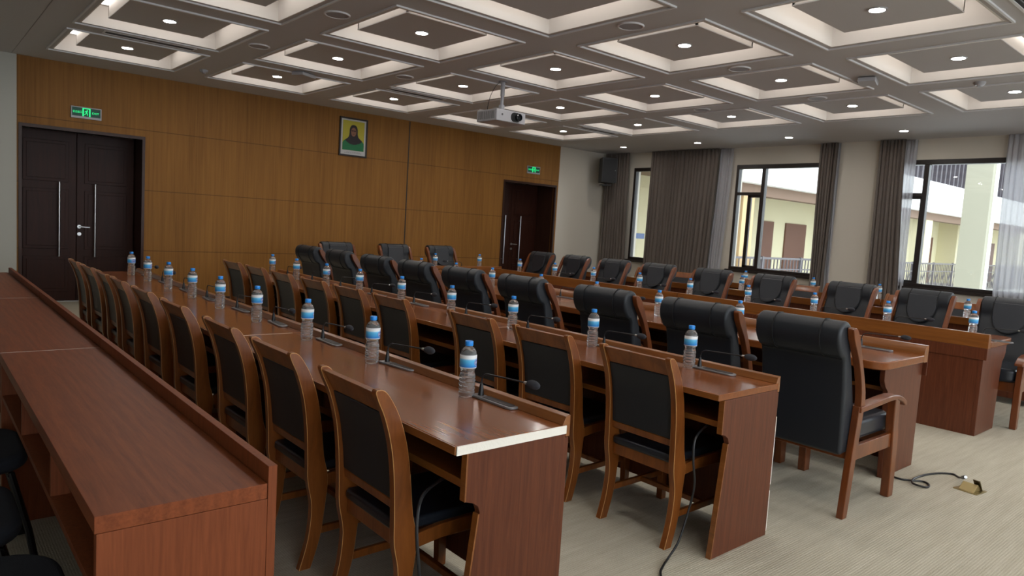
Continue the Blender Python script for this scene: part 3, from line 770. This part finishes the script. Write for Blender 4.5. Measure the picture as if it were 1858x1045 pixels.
for k, y in enumerate([1.80, 2.52, 3.23, 4.10, 4.90, 5.73, 6.49, 7.24, 7.99]):
    place(proto_arm, 'a', 7.42, y, PI+math.radians(jit.uniform(-2, 2)), 'black armchair with its front in view, %s in that row' % ords(k+1, 9, ''), 'armchairs facing the camera side')
for k, (x, n) in enumerate(((4.57, 'left'), (5.50, 'middle'), (6.33, 'right'))):
    place(proto_arm, 'a', x, 8.98, -PI/2+math.radians(jit.uniform(-2, 2)), 'black armchair at the head desk by the wood wall, %s of three' % n, 'armchairs at the head desk')

# ------------------------------------------------------------------ office visitor chairs at lower left
def office_chair():
    t = thing('office_chair', cat='chair')
    m_ = MB(); m_.prism(rounded(-.22, .22, -.235, .235, (.10, .13, .13, .10), 8), .415, .475, 'z'); m_.build('seat', M['fabric'], t, bevel=.026, seg=4)
    m_ = MB(); m_.prism([(y, z+.78) for y, z in rounded(-.21, .21, -.15, .15, (.09, .09, .09, .09))], -.30, -.255, 'x'); m_.build('backrest', M['fabric'], t, bevel=.018, seg=3)
    m_ = MB()
    for s in (-1, 1):
        m_.tube([(.25, s*.235, .012), (-.24, s*.235, .012)], .012, 8)
        m_.tube([(.24, s*.235, .014), (.21, s*.22, .20), (.16, s*.19, .41)], .012, 8)
        m_.tube([(-.23, s*.235, .014), (-.20, s*.22, .20), (-.17, s*.19, .41)], .012, 8)
        m_.tube([(-.15, s*.12, .42), (-.24, s*.12, .42), (-.275, s*.12, .50), (-.285, s*.12, .75)], .011, 8)
    m_.tube([(.16, -.2, .405), (.16, .2, .405)], .010, 8); m_.tube([(-.17, -.2, .405), (-.17, .2, .405)], .010, 8)
    m_.build('tube_frame', M['tube'], t, smooth=True)
    return t
po = office_chair()
for k, (x, y, w) in enumerate(((.075, 1.925, 'lowest of the three at the bottom left corner'), (.03, 2.53, 'middle of the three at the left edge'), (.115, 3.18, 'topmost of the three at the left edge'))):
    place(po, 'o', x, y, 0, 'black fabric office chair, %s' % w, 'black office chairs at the laminate desk')

# ------------------------------------------------------------------ bottles
def bottle():
    t = thing('water_bottle', cat='bottle')
    prof = [(.012, .0), (.024, .0005), (.029, .004), (.0305, .010)]
    z = .014
    while z < .084:
        prof.append((.0308 + .0019*math.sin((z-.014)/.0150*2*PI), z)); z += .0026
    prof += [(.0295, .088), (.0275, .094), (.0265, .100), (.0285, .106), (.0315, .111), (.0322, .114), (.0322, .162), (.0318, .166), (.0295, .174), (.0245, .183), (.0175, .190), (.0138, .193), (.0138, .1965)]
    m_ = MB(); m_.lathe(prof, 24); m_.build('bottle_body', M['water'], t, smooth=True, ang=60)
    m_ = MB(); m_.lathe([(.0326, .113), (.0329, .1135), (.0329, .1625), (.0326, .163)], 28, cap=False); m_.build('bottle_label', M['label'], t, smooth=True)
    m_ = MB(); m_.lathe([(.0155, .1965), (.0160, .198), (.0160, .212), (.0150, .2145), (.006, .215)], 20); m_.build('bottle_cap', M['cap'], t, smooth=True)
    return t
pb = bottle()
def put_bottles(lst, z, fmt, group, names=None):
    n = len(lst)
    for k, (x, y) in enumerate(lst):
        w = names[k] if names else ords(k+1, n, '')
        place(pb, 'b', x, y, jit.uniform(-.5, .5) if k else 0.0, fmt % w, group, z)
put_bottles([(1.624, 2.10), (1.606, 2.795), (1.592, 3.455), (1.576, 4.115), (1.565, 4.73), (1.572, 5.35), (1.560, 5.92), (1.556, 6.53), (1.555, 7.10)], .741,
    'blue-capped water bottle on the near bottle row of desks, %s', 'water bottles on the near row')
put_bottles([(3.015, 2.065), (2.993, 2.715), (2.95, 3.375), (2.943, 4.04), (2.955, 4.73), (2.95, 5.40), (2.925, 5.98), (2.90, 6.58), (2.90, 7.18)], .741,
    'blue-capped water bottle on the second row of desks, %s', 'water bottles on the second row')
put_bottles([(4.69, 2.81), (4.66, 3.53), (4.67, 4.23), (4.66, 4.95), (4.66, 5.70), (4.67, 6.36), (4.66, 7.05)], .741,
    'water bottle on the rounded-corner desk line, %s', 'water bottles on the inner left desks')
put_bottles([(6.47, y) for y in (1.80, 2.455, 3.11, 3.80, 4.50, 5.20, 5.93, 6.62, 7.32)], .741,
    'water bottle on the desk line before the facing armchairs, %s', 'water bottles on the inner right desks')
put_bottles([(8.10, 2.32), (8.10, 4.86), (8.10, 5.55)], .741, 'water bottle on the desks behind the facing armchairs, %s of three', 'water bottles behind the facing armchairs')
put_bottles([(9.42, 3.70), (9.42, 4.57), (9.42, 5.60)], .741, 'water bottle on the last desk row by the windows, %s of three', 'water bottles on the last row')
put_bottles([(5.64, 8.18), (6.46, 8.22)], .741, 'water bottle on the head desk before the wood wall, %s', 'water bottles on the head desk', ['left one', 'right one'])

# ------------------------------------------------------------------ gooseneck microphones
def microphone():
    """origin beside the bottle; base plate runs towards -y, neck bows towards -y"""
    t = thing('gooseneck_microphone', cat='microphone')
    m_ = MB(); m_.prism(rounded(-.028, .028, -.205, .035, (.026, .026, .010, .010)), 0, .009, 'z'); b_ = m_.build('base_plate', M['silver'], t, bevel=.003)
    m_ = MB(); m_.prism(rounded(-.018, .018, -.19, -.03, (.016, .016, .004, .004)), .009, .0105, 'z'); m_.build('control_pad', M['black'], b_)
    m_ = MB(); m_.lathe([(.012, .009), (.009, .03), (.006, .055)], 12); m_.build('neck_socket', M['black'], t, smooth=True)
    line = smooth_line([(0, 0, .05), (0, -.001, .070), (0, -.010, .086), (0, -.030, .096), (0, -.060, .098), (.01, -.14, .100), (.02, -.222, .102)], 5)
    m_ = MB(); m_.tube(line, .0032, 8); m_.build('gooseneck', M['black'], t, smooth=True)
    m_ = MB(); m_.tube([(.02, -.220, .102), (.021, -.233, .102)], .0055, 10); m_.build('collar_ring', M['steel'], t, smooth=True)
    m_ = MB(); m_.ell((.0235, -.263, .102), (.0165, .034, .0165)); m_.build('foam_windscreen', M['foam'], t, smooth=True, ang=180)
    return t
pm = microphone()
def put_mics(lst, z, rz, fmt, group, names=None):
    n = len(lst)
    for k, (x, y) in enumerate(lst):
        place(pm, 'm', x, y, rz + math.radians(jit.uniform(-6, 6)) if k else rz, fmt % (names[k] if names else ords(k+1, n, '')), group, z)
put_mics([(1.662, y-.042) for y in (2.10, 2.795, 3.455, 4.115, 4.73, 5.35, 5.92, 6.53, 7.10)], .741, 0, 'black gooseneck microphone beside a bottle on the near row, %s', 'microphones on the near row')
put_mics([(3.047, y-.042) for y in (2.065, 2.715, 3.375, 4.04, 4.73, 5.40, 5.98, 6.58, 7.18)], .741, 0, 'black gooseneck microphone on the second row of desks, %s', 'microphones on the second row')
put_mics([(4.84, y-.10) for y in (2.08, 2.81, 3.53, 4.23, 4.95, 5.70, 6.36, 7.05)], .741, 0, 'black gooseneck microphone on the rounded-corner desk line, %s', 'microphones on the inner left desks')
put_mics([(6.42, y-.09) for y in (1.80, 2.455, 3.11, 3.80, 4.50, 5.20, 5.93, 6.62)], .741, 0, 'black gooseneck microphone before the facing armchairs, %s', 'microphones on the inner right desks')
put_mics([(9.42, 4.80)], .741, 0, 'black gooseneck microphone by the last-row bottle under the wall column%s', 'microphone on the last row', [''])
put_mics([(6.12, 8.20)], .741, -PI/2-.3, 'gooseneck microphone between two bottles on the head desk%s', 'microphone on the head desk', [''])

# ------------------------------------------------------------------ wall items
def exit_sign(x, z, label):
    t = thing('exit_sign', label, 'exit sign', (x, YW, z), group='green exit signs')
    w, h = .172, .074
    m_ = MB(); m_.box(-w, w, -.022, 0, -h, h); m_.build('sign_case', M['white_plastic'], t, bevel=.003)
    face = emis('exit_face_dark', (.0, .035, .022), .35)
    gl = emis('exit_green', (.02, .85, .25), .8)
    m_ = MB(); m_.box(-w+.012, w-.012, -.0245, -.022, -h+.028, h-.012); m_.build('sign_face', face, t)
    m_ = MB(); m_.box(-.045, .045, -.026, -.0245, -h+.030, h-.014); p = m_.build('pictogram_panel', gl, t)
    dk = face
    m_ = MB()  # doorway opening with running figure in green
    m_.box(-.030, .030, -.027, -.026, -h+.030, h-.024); m_.build('pictogram_door', dk, p)
    m_ = MB()
    def limb(a, b_, r): m_.tube([(a[0], -.0275, a[1]), (b_[0], -.0275, b_[1])], r, 6)
    m_.ell((.010, -.0275, .036), (.006, .001, .006), 10, 6)
    limb((.004, .028), (-.003, .006), .006); limb((.003, .024), (-.014, .020), .0028); limb((-.014, .020), (-.020, .008), .0028)
    limb((.004, .026), (.018, .014), .0028); limb((-.003, .006), (.012, -.008), .0038); limb((.012, -.008), (.010, -.030), .0038)
    limb((-.003, .006), (-.008, -.014), .0038); limb((-.008, -.014), (-.026, -.022), .0038)
    m_.build('running_figure', gl, p, smooth=True)
    for s, txt, sz in ((-1, '\u5b89\u5168\u51fa\u53e3', .030), (1, 'EXIT', .034)):
        cu = bpy.data.curves.new('sign_text', 'FONT'); cu.body = txt; cu.size = sz; cu.align_x = 'CENTER'; cu.align_y = 'CENTER'; cu.extrude = .0008
        o = bpy.data.objects.new('sign_text', cu); C.objects.link(o)
        bpy.context.view_layer.update()
        dg = bpy.context.evaluated_depsgraph_get(); me = bpy.data.meshes.new_from_object(o.evaluated_get(dg))
        bpy.data.objects.remove(o)
        o = bpy.data.objects.new('sign_text', me); C.objects.link(o); o.parent = t
        me.materials.clear(); me.materials.append(gl)
        o.location = (s*.102, -.026, .004); o.rotation_euler = (PI/2, 0, 0)
        if txt != 'EXIT': o.scale = (.85, 1.1, 1)
        else: o.scale = (1.15, 1, 1)
    return t
exit_sign(1.781, 2.513, 'green lit exit sign above the left double door')
exit_sign(9.615, 2.552, 'green lit exit sign above the right double door')

# framed portrait
t = thing('framed_portrait', 'framed portrait of a woman in black headscarf on yellow, hung on wood wall', 'framed picture', (5.585, YW, 2.690))
def disc(name, mat, cx, cz, rx, rz_, y0, y1, par, n=28, sq=2.0, clip=None):
    pts = []
    for k in range(n):
        a = 2*PI*k/n; c, s = math.cos(a), math.sin(a)
        px = cx+rx*math.copysign(abs(c)**(2/sq), c); pz = cz+rz_*math.copysign(abs(s)**(2/sq), s)
        if clip is not None: pz = max(pz, clip)
        pts.append((px, pz))
    m_ = MB(); m_.prism(pts, y0, y1); return m_.build(name, mat, par)
m_ = MB(); w, h = .252, .312; q = .026
m_.box(-w, w, -.03, -.004, h-q, h); m_.box(-w, w, -.03, -.004, -h, -h+q); m_.box(-w, -w+q, -.03, -.004, -h+q, h-q); m_.box(w-q, w, -.03, -.004, -h+q, h-q); m_.build('picture_frame', plain('dark_picture_frame', (.018, .012, .012), .4), t, bevel=.003)
m_ = MB(); m_.box(-w+q, w-q, -.016, 0, -h+q, h-q); m_.build('mount', plain('picture_mount', (.55, .55, .55), .5), t)
pic = MB(); pic.box(-.195, .195, -.018, -.016, -.215, .262); pc = pic.build('portrait_print', plain('portrait_yellow', (.48, .42, .03), .5), t)
scarf = plain('portrait_scarf', (.018, .013, .016), .6); green = plain('portrait_green', (.01, .17, .06), .6); skin = plain('portrait_skin', (.25, .11, .065), .6)
m_ = MB(); m_.prism([(-.193, -.214), (.193, -.214), (.193, -.09), (.165, -.055), (.11, -.035), (-.11, -.035), (-.17, -.06), (-.193, -.10)], -.0185, -.018); m_.build('green_dress', green, pc)
m_ = MB(); m_.prism(smooth_line([(-.155, -.055), (-.09, .00), (-.075, .06), (-.072, .13), (-.045, .185), (0, .20), (.045, .185), (.072, .13), (.075, .06), (.095, .0), (.16, -.055), (.08, -.105), (0, -.12), (-.08, -.105)], 3), -.0192, -.0185); m_.build('headscarf', scarf, pc)
disc('face', skin, 0, .085, .048, .072, -.0197, -.0192, pc)
m_ = MB()
for s in (-1, 1):
    m_.box(s*.021-.017, s*.021+.017, -.0201, -.0197, .094, .112)
m_.box(-.012, .012, -.0201, -.0197, .048, .054); m_.build('glasses', scarf, pc)
for k, (a, b_) in enumerate(((-.12, .13), (-.155, .15))):
    m_ = MB(); zz = -.240-k*.016
    x = a
    while x < b_:
        ww = jit.uniform(.012, .035); m_.box(x, min(x+ww, b_), -.0165, -.016, zz-.003, zz+.003); x += ww+.008
    m_.build('caption_line', plain('caption_ink_%d' % k, (.18, .17, .18), .6), t)

# wall loudspeaker in the corner
t = thing('wall_loudspeaker', 'black loudspeaker on a wall bracket in the far corner beside the curtain', 'loudspeaker', (11.32, 10.20, 2.70), math.radians(-28))
m_ = MB(); m_.prism([(-.17, -.17), (.17, -.17), (.12, .17), (-.12, .17)], -.26, .26, 'z'); m_.build('cabinet', M['black_box'], t, bevel=.008)
m_ = MB(); m_.box(-.15, .15, -.178, -.17, -.24, .24); m_.build('grille', plain('speaker_grille_cloth', (.014, .014, .016), .8, bump=.6, bscale=500), t, bevel=.004)
m_ = MB(); m_.lathe([(.010, 0), (.010, .004)], 12); o = m_.build('badge', M['silver'], t, smooth=True); o.rotation_euler = (PI/2, 0, 0); o.location = (.12, -.178, .0)
m_ = MB(); m_.tube([(0, .0, -.26), (0, .0, -.31), (0, .20, -.31)], .016, 8); m_.tube([(0, .15, -.31), (.13, .45, -.31)], .014, 8); m_.box(-.12, .12, -.03, .09, -.315, -.295); m_.build('wall_bracket', M['black_box'], t)

# ------------------------------------------------------------------ ceiling items
t = thing('projector', 'white-grey projector hung from the ceiling on a short pole', 'projector', (5.43, 6.65, 2.685))
m_ = MB(); m_.box(-.225, .225, -.19, .19, -.068, .068); body = m_.build('projector_body', M['white_plastic'], t, bevel=.012, seg=3)
m_ = MB(); m_.prism(rounded(-.005, .135, -.055, .055, (.05, .05, .05, .05)), -.002, .012, 'z'); o = m_.build('lens_bezel', M['black'], body); o.rotation_euler = (PI/2, 0, 0); o.location = (.0, -.19, 0)
m_ = MB(); m_.lathe([(.040, 0), (.042, .045), (.036, .048), (.030, .03)], 20); o = m_.build('lens', plain('lens_dark', (.006, .008, .012), .08), body, smooth=True); o.rotation_euler = (PI/2, 0, 0); o.location = (.088, -.198, 0)
m_ = MB(); m_.lathe([(.012, 0), (.012, .004)], 12); o = m_.build('sensor_window', M['dark_grey'], body); o.rotation_euler = (PI/2, 0, 0); o.location = (-.14, -.19, .01)
m_ = MB()
for k in range(9): m_.box(-.229, -.224, -.15+k*.035, -.13+k*.035, -.045, .045)
m_.build('vent_grille', M['silver'], body)
m_ = MB(); m_.box(.225, .245, -.16, -.02, -.02, .03); m_.build('side_connector', M['silver'], body)
m_ = MB(); m_.box(-.08, .08, -.07, .07, .070, .082); m_.tube([(0, 0, .08), (0, 0, .15)], .035, 12); m_.tube([(0, 0, .14), (0, 0, .27)], .020, 12); m_.tube([(0, 0, .26), (0, 0, .425)], .026, 12); m_.lathe([(.055, .418), (.055, .428)], 16); m_.build('mount_pole', plain('mount_grey', (.35, .35, .38), .45), t, smooth=True)
m_ = MB(); m_.tube(smooth_line([(-.03, .0, .425), (-.08, .03, .37), (-.13, .06, .25), (-.15, .08, .12), (-.15, .08, .065)], 5), .004, 6); m_.build('cable', M['black'], t, smooth=True)

def ceil_speaker(x, y, w):
    t = thing('ceiling_speaker', 'flat round grey ceiling speaker between coffers, %s' % w, 'ceiling speaker', (x, y, ZC), group='round ceiling speakers')
    m_ = MB(); m_.lathe([(.095, -.001), (.092, -.009), (.0, -.010)], 24, cap=False); m_.build('speaker_mesh', M['speaker_grille'], t, smooth=True)
    m_ = MB(); m_.lathe([(.096, -.0), (.098, -.012), (.108, -.012), (.112, 0)], 24, cap=False); m_.build('speaker_ring', M['molding'], t, smooth=True)
for x, y, w in ((2.82, 5.75, 'left column, nearer of the two'), (2.82, 7.52, 'left column, farther of the two'), (4.57, 7.48, 'next column, near the projector'), (4.57, 3.97, 'near top edge above the side chairs'),
                (6.35, 4.05, 'centre-right, between two lit coffers'), (8.10, 4.10, 'right part, near window soffit'), (8.10, 5.68, 'right part, farther from camera')):
    ceil_speaker(x, y, w)
def ac_vent(x, y, L, w):
    t = thing('air_vent', 'dark slotted air vent in the ceiling, %s' % w, 'air vent', (x, y, ZC), group='slotted air vents')
    m_ = MB(); m_.box(-L/2, L/2, -.055, .055, -.004, .0); m_.build('vent_slot', plain('vent_dark', (.03, .03, .035), .7), t)
    m_ = MB(); q = L/2+.02
    m_.box(-q, q, .055, .075, -.010, 0); m_.box(-q, q, -.075, -.055, -.010, 0); m_.box(-q, -L/2, -.055, .055, -.010, 0); m_.box(L/2, q, -.055, .055, -.010, 0); m_.build('vent_frame', M['molding'], t)
    for k in (-1, 1):
        m_ = MB(); m_.box(-L/2, L/2, k*.018-.004, k*.018+.004, -.009, -.004); m_.build('vent_fin', M['dark_grey'], t)
ac_vent(1.98, 8.34, .85, 'at the left above the first double door')
ac_vent(5.30, 8.34, .85, 'in the middle near the wood wall')
ac_vent(8.95, 8.34, .85, 'at the right end near the second door')
ac_vent(5.85, 1.50, .9, 'at the upper right corner of the picture')
def ap(x, y, rz, w):
    t = thing('ceiling_projector_box', 'small white wireless box fixed to the ceiling, %s' % w, 'ceiling box', (x, y, ZC), rz, group='white ceiling boxes')
    t.name = 'wireless_box'
    m_ = MB(); m_.box(-.13, .13, -.085, .085, -.052, -.008); m_.build('box_cover', M['white_plastic'], t, bevel=.012, seg=3)
    m_ = MB(); m_.box(-.05, .05, -.03, .03, -.008, 0); m_.build('mount_plate', M['silver'], t)
ap(3.72, 8.42, .5, 'left, above the framed portrait side'); ap(7.42, 3.24, .3, 'right, near the window soffit')
def smoke(x, y, w):
    t = thing('smoke_detector', 'small round smoke detector on the ceiling, %s' % w, 'smoke detector', (x, y, ZC), group='smoke detectors')
    m_ = MB(); m_.lathe([(.052, 0), (.052, -.014), (.040, -.032)], 18, cap=True); m_.build('detector_base', M['white_plastic'], t, smooth=True)
    m_ = MB(); m_.lathe([(.028, -.032), (.022, -.046), (.004, -.05)], 16); m_.build('detector_dome', M['white_plastic'], t, smooth=True)
smoke(2.86, 9.45, 'left, over the first double door'); smoke(8.12, 2.45, 'right, over the facing armchairs')

# ------------------------------------------------------------------ cords and floor box
m_ = MB(); pts = smooth_line([(1.33, 1.80, .575), (1.20, 1.735, .565), (1.155, 1.70, .50), (1.16, 1.685, .36), (1.19, 1.68, .18), (1.17, 1.60, .03), (1.10, 1.45, .007), (1.0, 1.2, .006)], 6)
m_.tube(pts, .0055, 8); tag(m_.build('power_cord', M['black'], smooth=True), 'black cord hanging from the raw-edged desk beside the nearest side chair', 'cord')
m_ = MB(); pts = smooth_line([(2.72, 1.735, .57), (2.60, 1.715, .53), (2.575, 1.70, .44), (2.60, 1.70, .33), (2.60, 1.715, .22), (2.55, 1.72, .08), (2.50, 1.73, .012), (2.42, 1.70, .006), (2.35, 1.66, .006), (2.25, 1.55, .006)], 6)
m_.tube(pts, .005, 8); tag(m_.build('power_cord', M['black'], smooth=True), 'black cord running down behind the second-row side chair onto the carpet', 'cord')
fl = [(4.62, 1.68), (4.603, 1.60), (4.603, 1.56), (4.638, 1.516), (4.684, 1.465), (4.649, 1.423), (4.592, 1.414), (4.557, 1.441), (4.568, 1.484), (4.636, 1.511), (4.741, 1.518), (4.855, 1.503), (4.951, 1.47), (5.022, 1.415), (4.989, 1.368), (4.93, 1.33)]
pts = [(x, y, .006 + (.006 if 7 <= k <= 9 else 0)) for k, (x, y) in enumerate(fl)]
pts[-1] = (4.915, 1.325, .030)
t = thing('floor_cable', 'black looped cable on the carpet from the desk to the brass floor box', 'cable', (4.6, 1.5, 0))
m_ = MB(); m_.tube([(x-4.6, y-1.5, z) for x, y, z in smooth_line(pts, 6)], .006, 8); m_.build('cable_cord', M['black'], t, smooth=True)
m_ = MB(); m_.tube([(.335, -.17, .026), (.285, -.195, .046)], .012, 10); m_.build('cable_plug', M['dark_grey'], t, smooth=True)
m_ = MB(); m_.tube([(.285, -.195, .046), (.272, -.202, .051)], .009, 10); m_.build('plug_tip', M['steel'], t, smooth=True)
t = thing('floor_box', 'brass pop-up floor socket box with raised lid at the cable end', 'floor socket', (4.80, 1.25, 0), math.radians(-8))
m_ = MB(); m_.box(-.065, .065, -.065, .065, 0, .005); m_.build('base_plate', M['brass'], t, bevel=.001)
m_ = MB(); m_.prism([(-.05, .005), (.040, .005), (.040, .012), (.0, .045)], -.042, .042, 'y'); m_.build('socket_block', M['brass'], t, bevel=.002)
m_ = MB(); m_.prism([(.040, .005), (.046, .005), (.0, .072), (-.006, .069)], -.050, -.012, 'y'); m_.build('lid', M['brass_dark'], t, bevel=.001)

# ------------------------------------------------------------------ light and colour management
w = bpy.data.worlds.new('sky'); bpy.context.scene.world = w; w.use_nodes = True
bg = w.node_tree.nodes['Background']; bg.inputs[0].default_value = (.86, .93, 1, 1); bg.inputs[1].default_value = 4.0
s = bpy.context.scene
s.view_settings.view_transform = 'Standard'; s.view_settings.look = 'None'; s.view_settings.gamma = 1; s.view_settings.exposure = .38; s.view_settings.use_curve_mapping = False
s.cycles.max_bounces = 10; s.cycles.transmission_bounces = 8; s.cycles.transparent_max_bounces = 12; s.cycles.diffuse_bounces = 4; s.cycles.glossy_bounces = 4
s.cycles.caustics_refractive = False; s.cycles.caustics_reflective = False; s.cycles.sample_clamp_indirect = 6
s.cycles.use_denoising = True
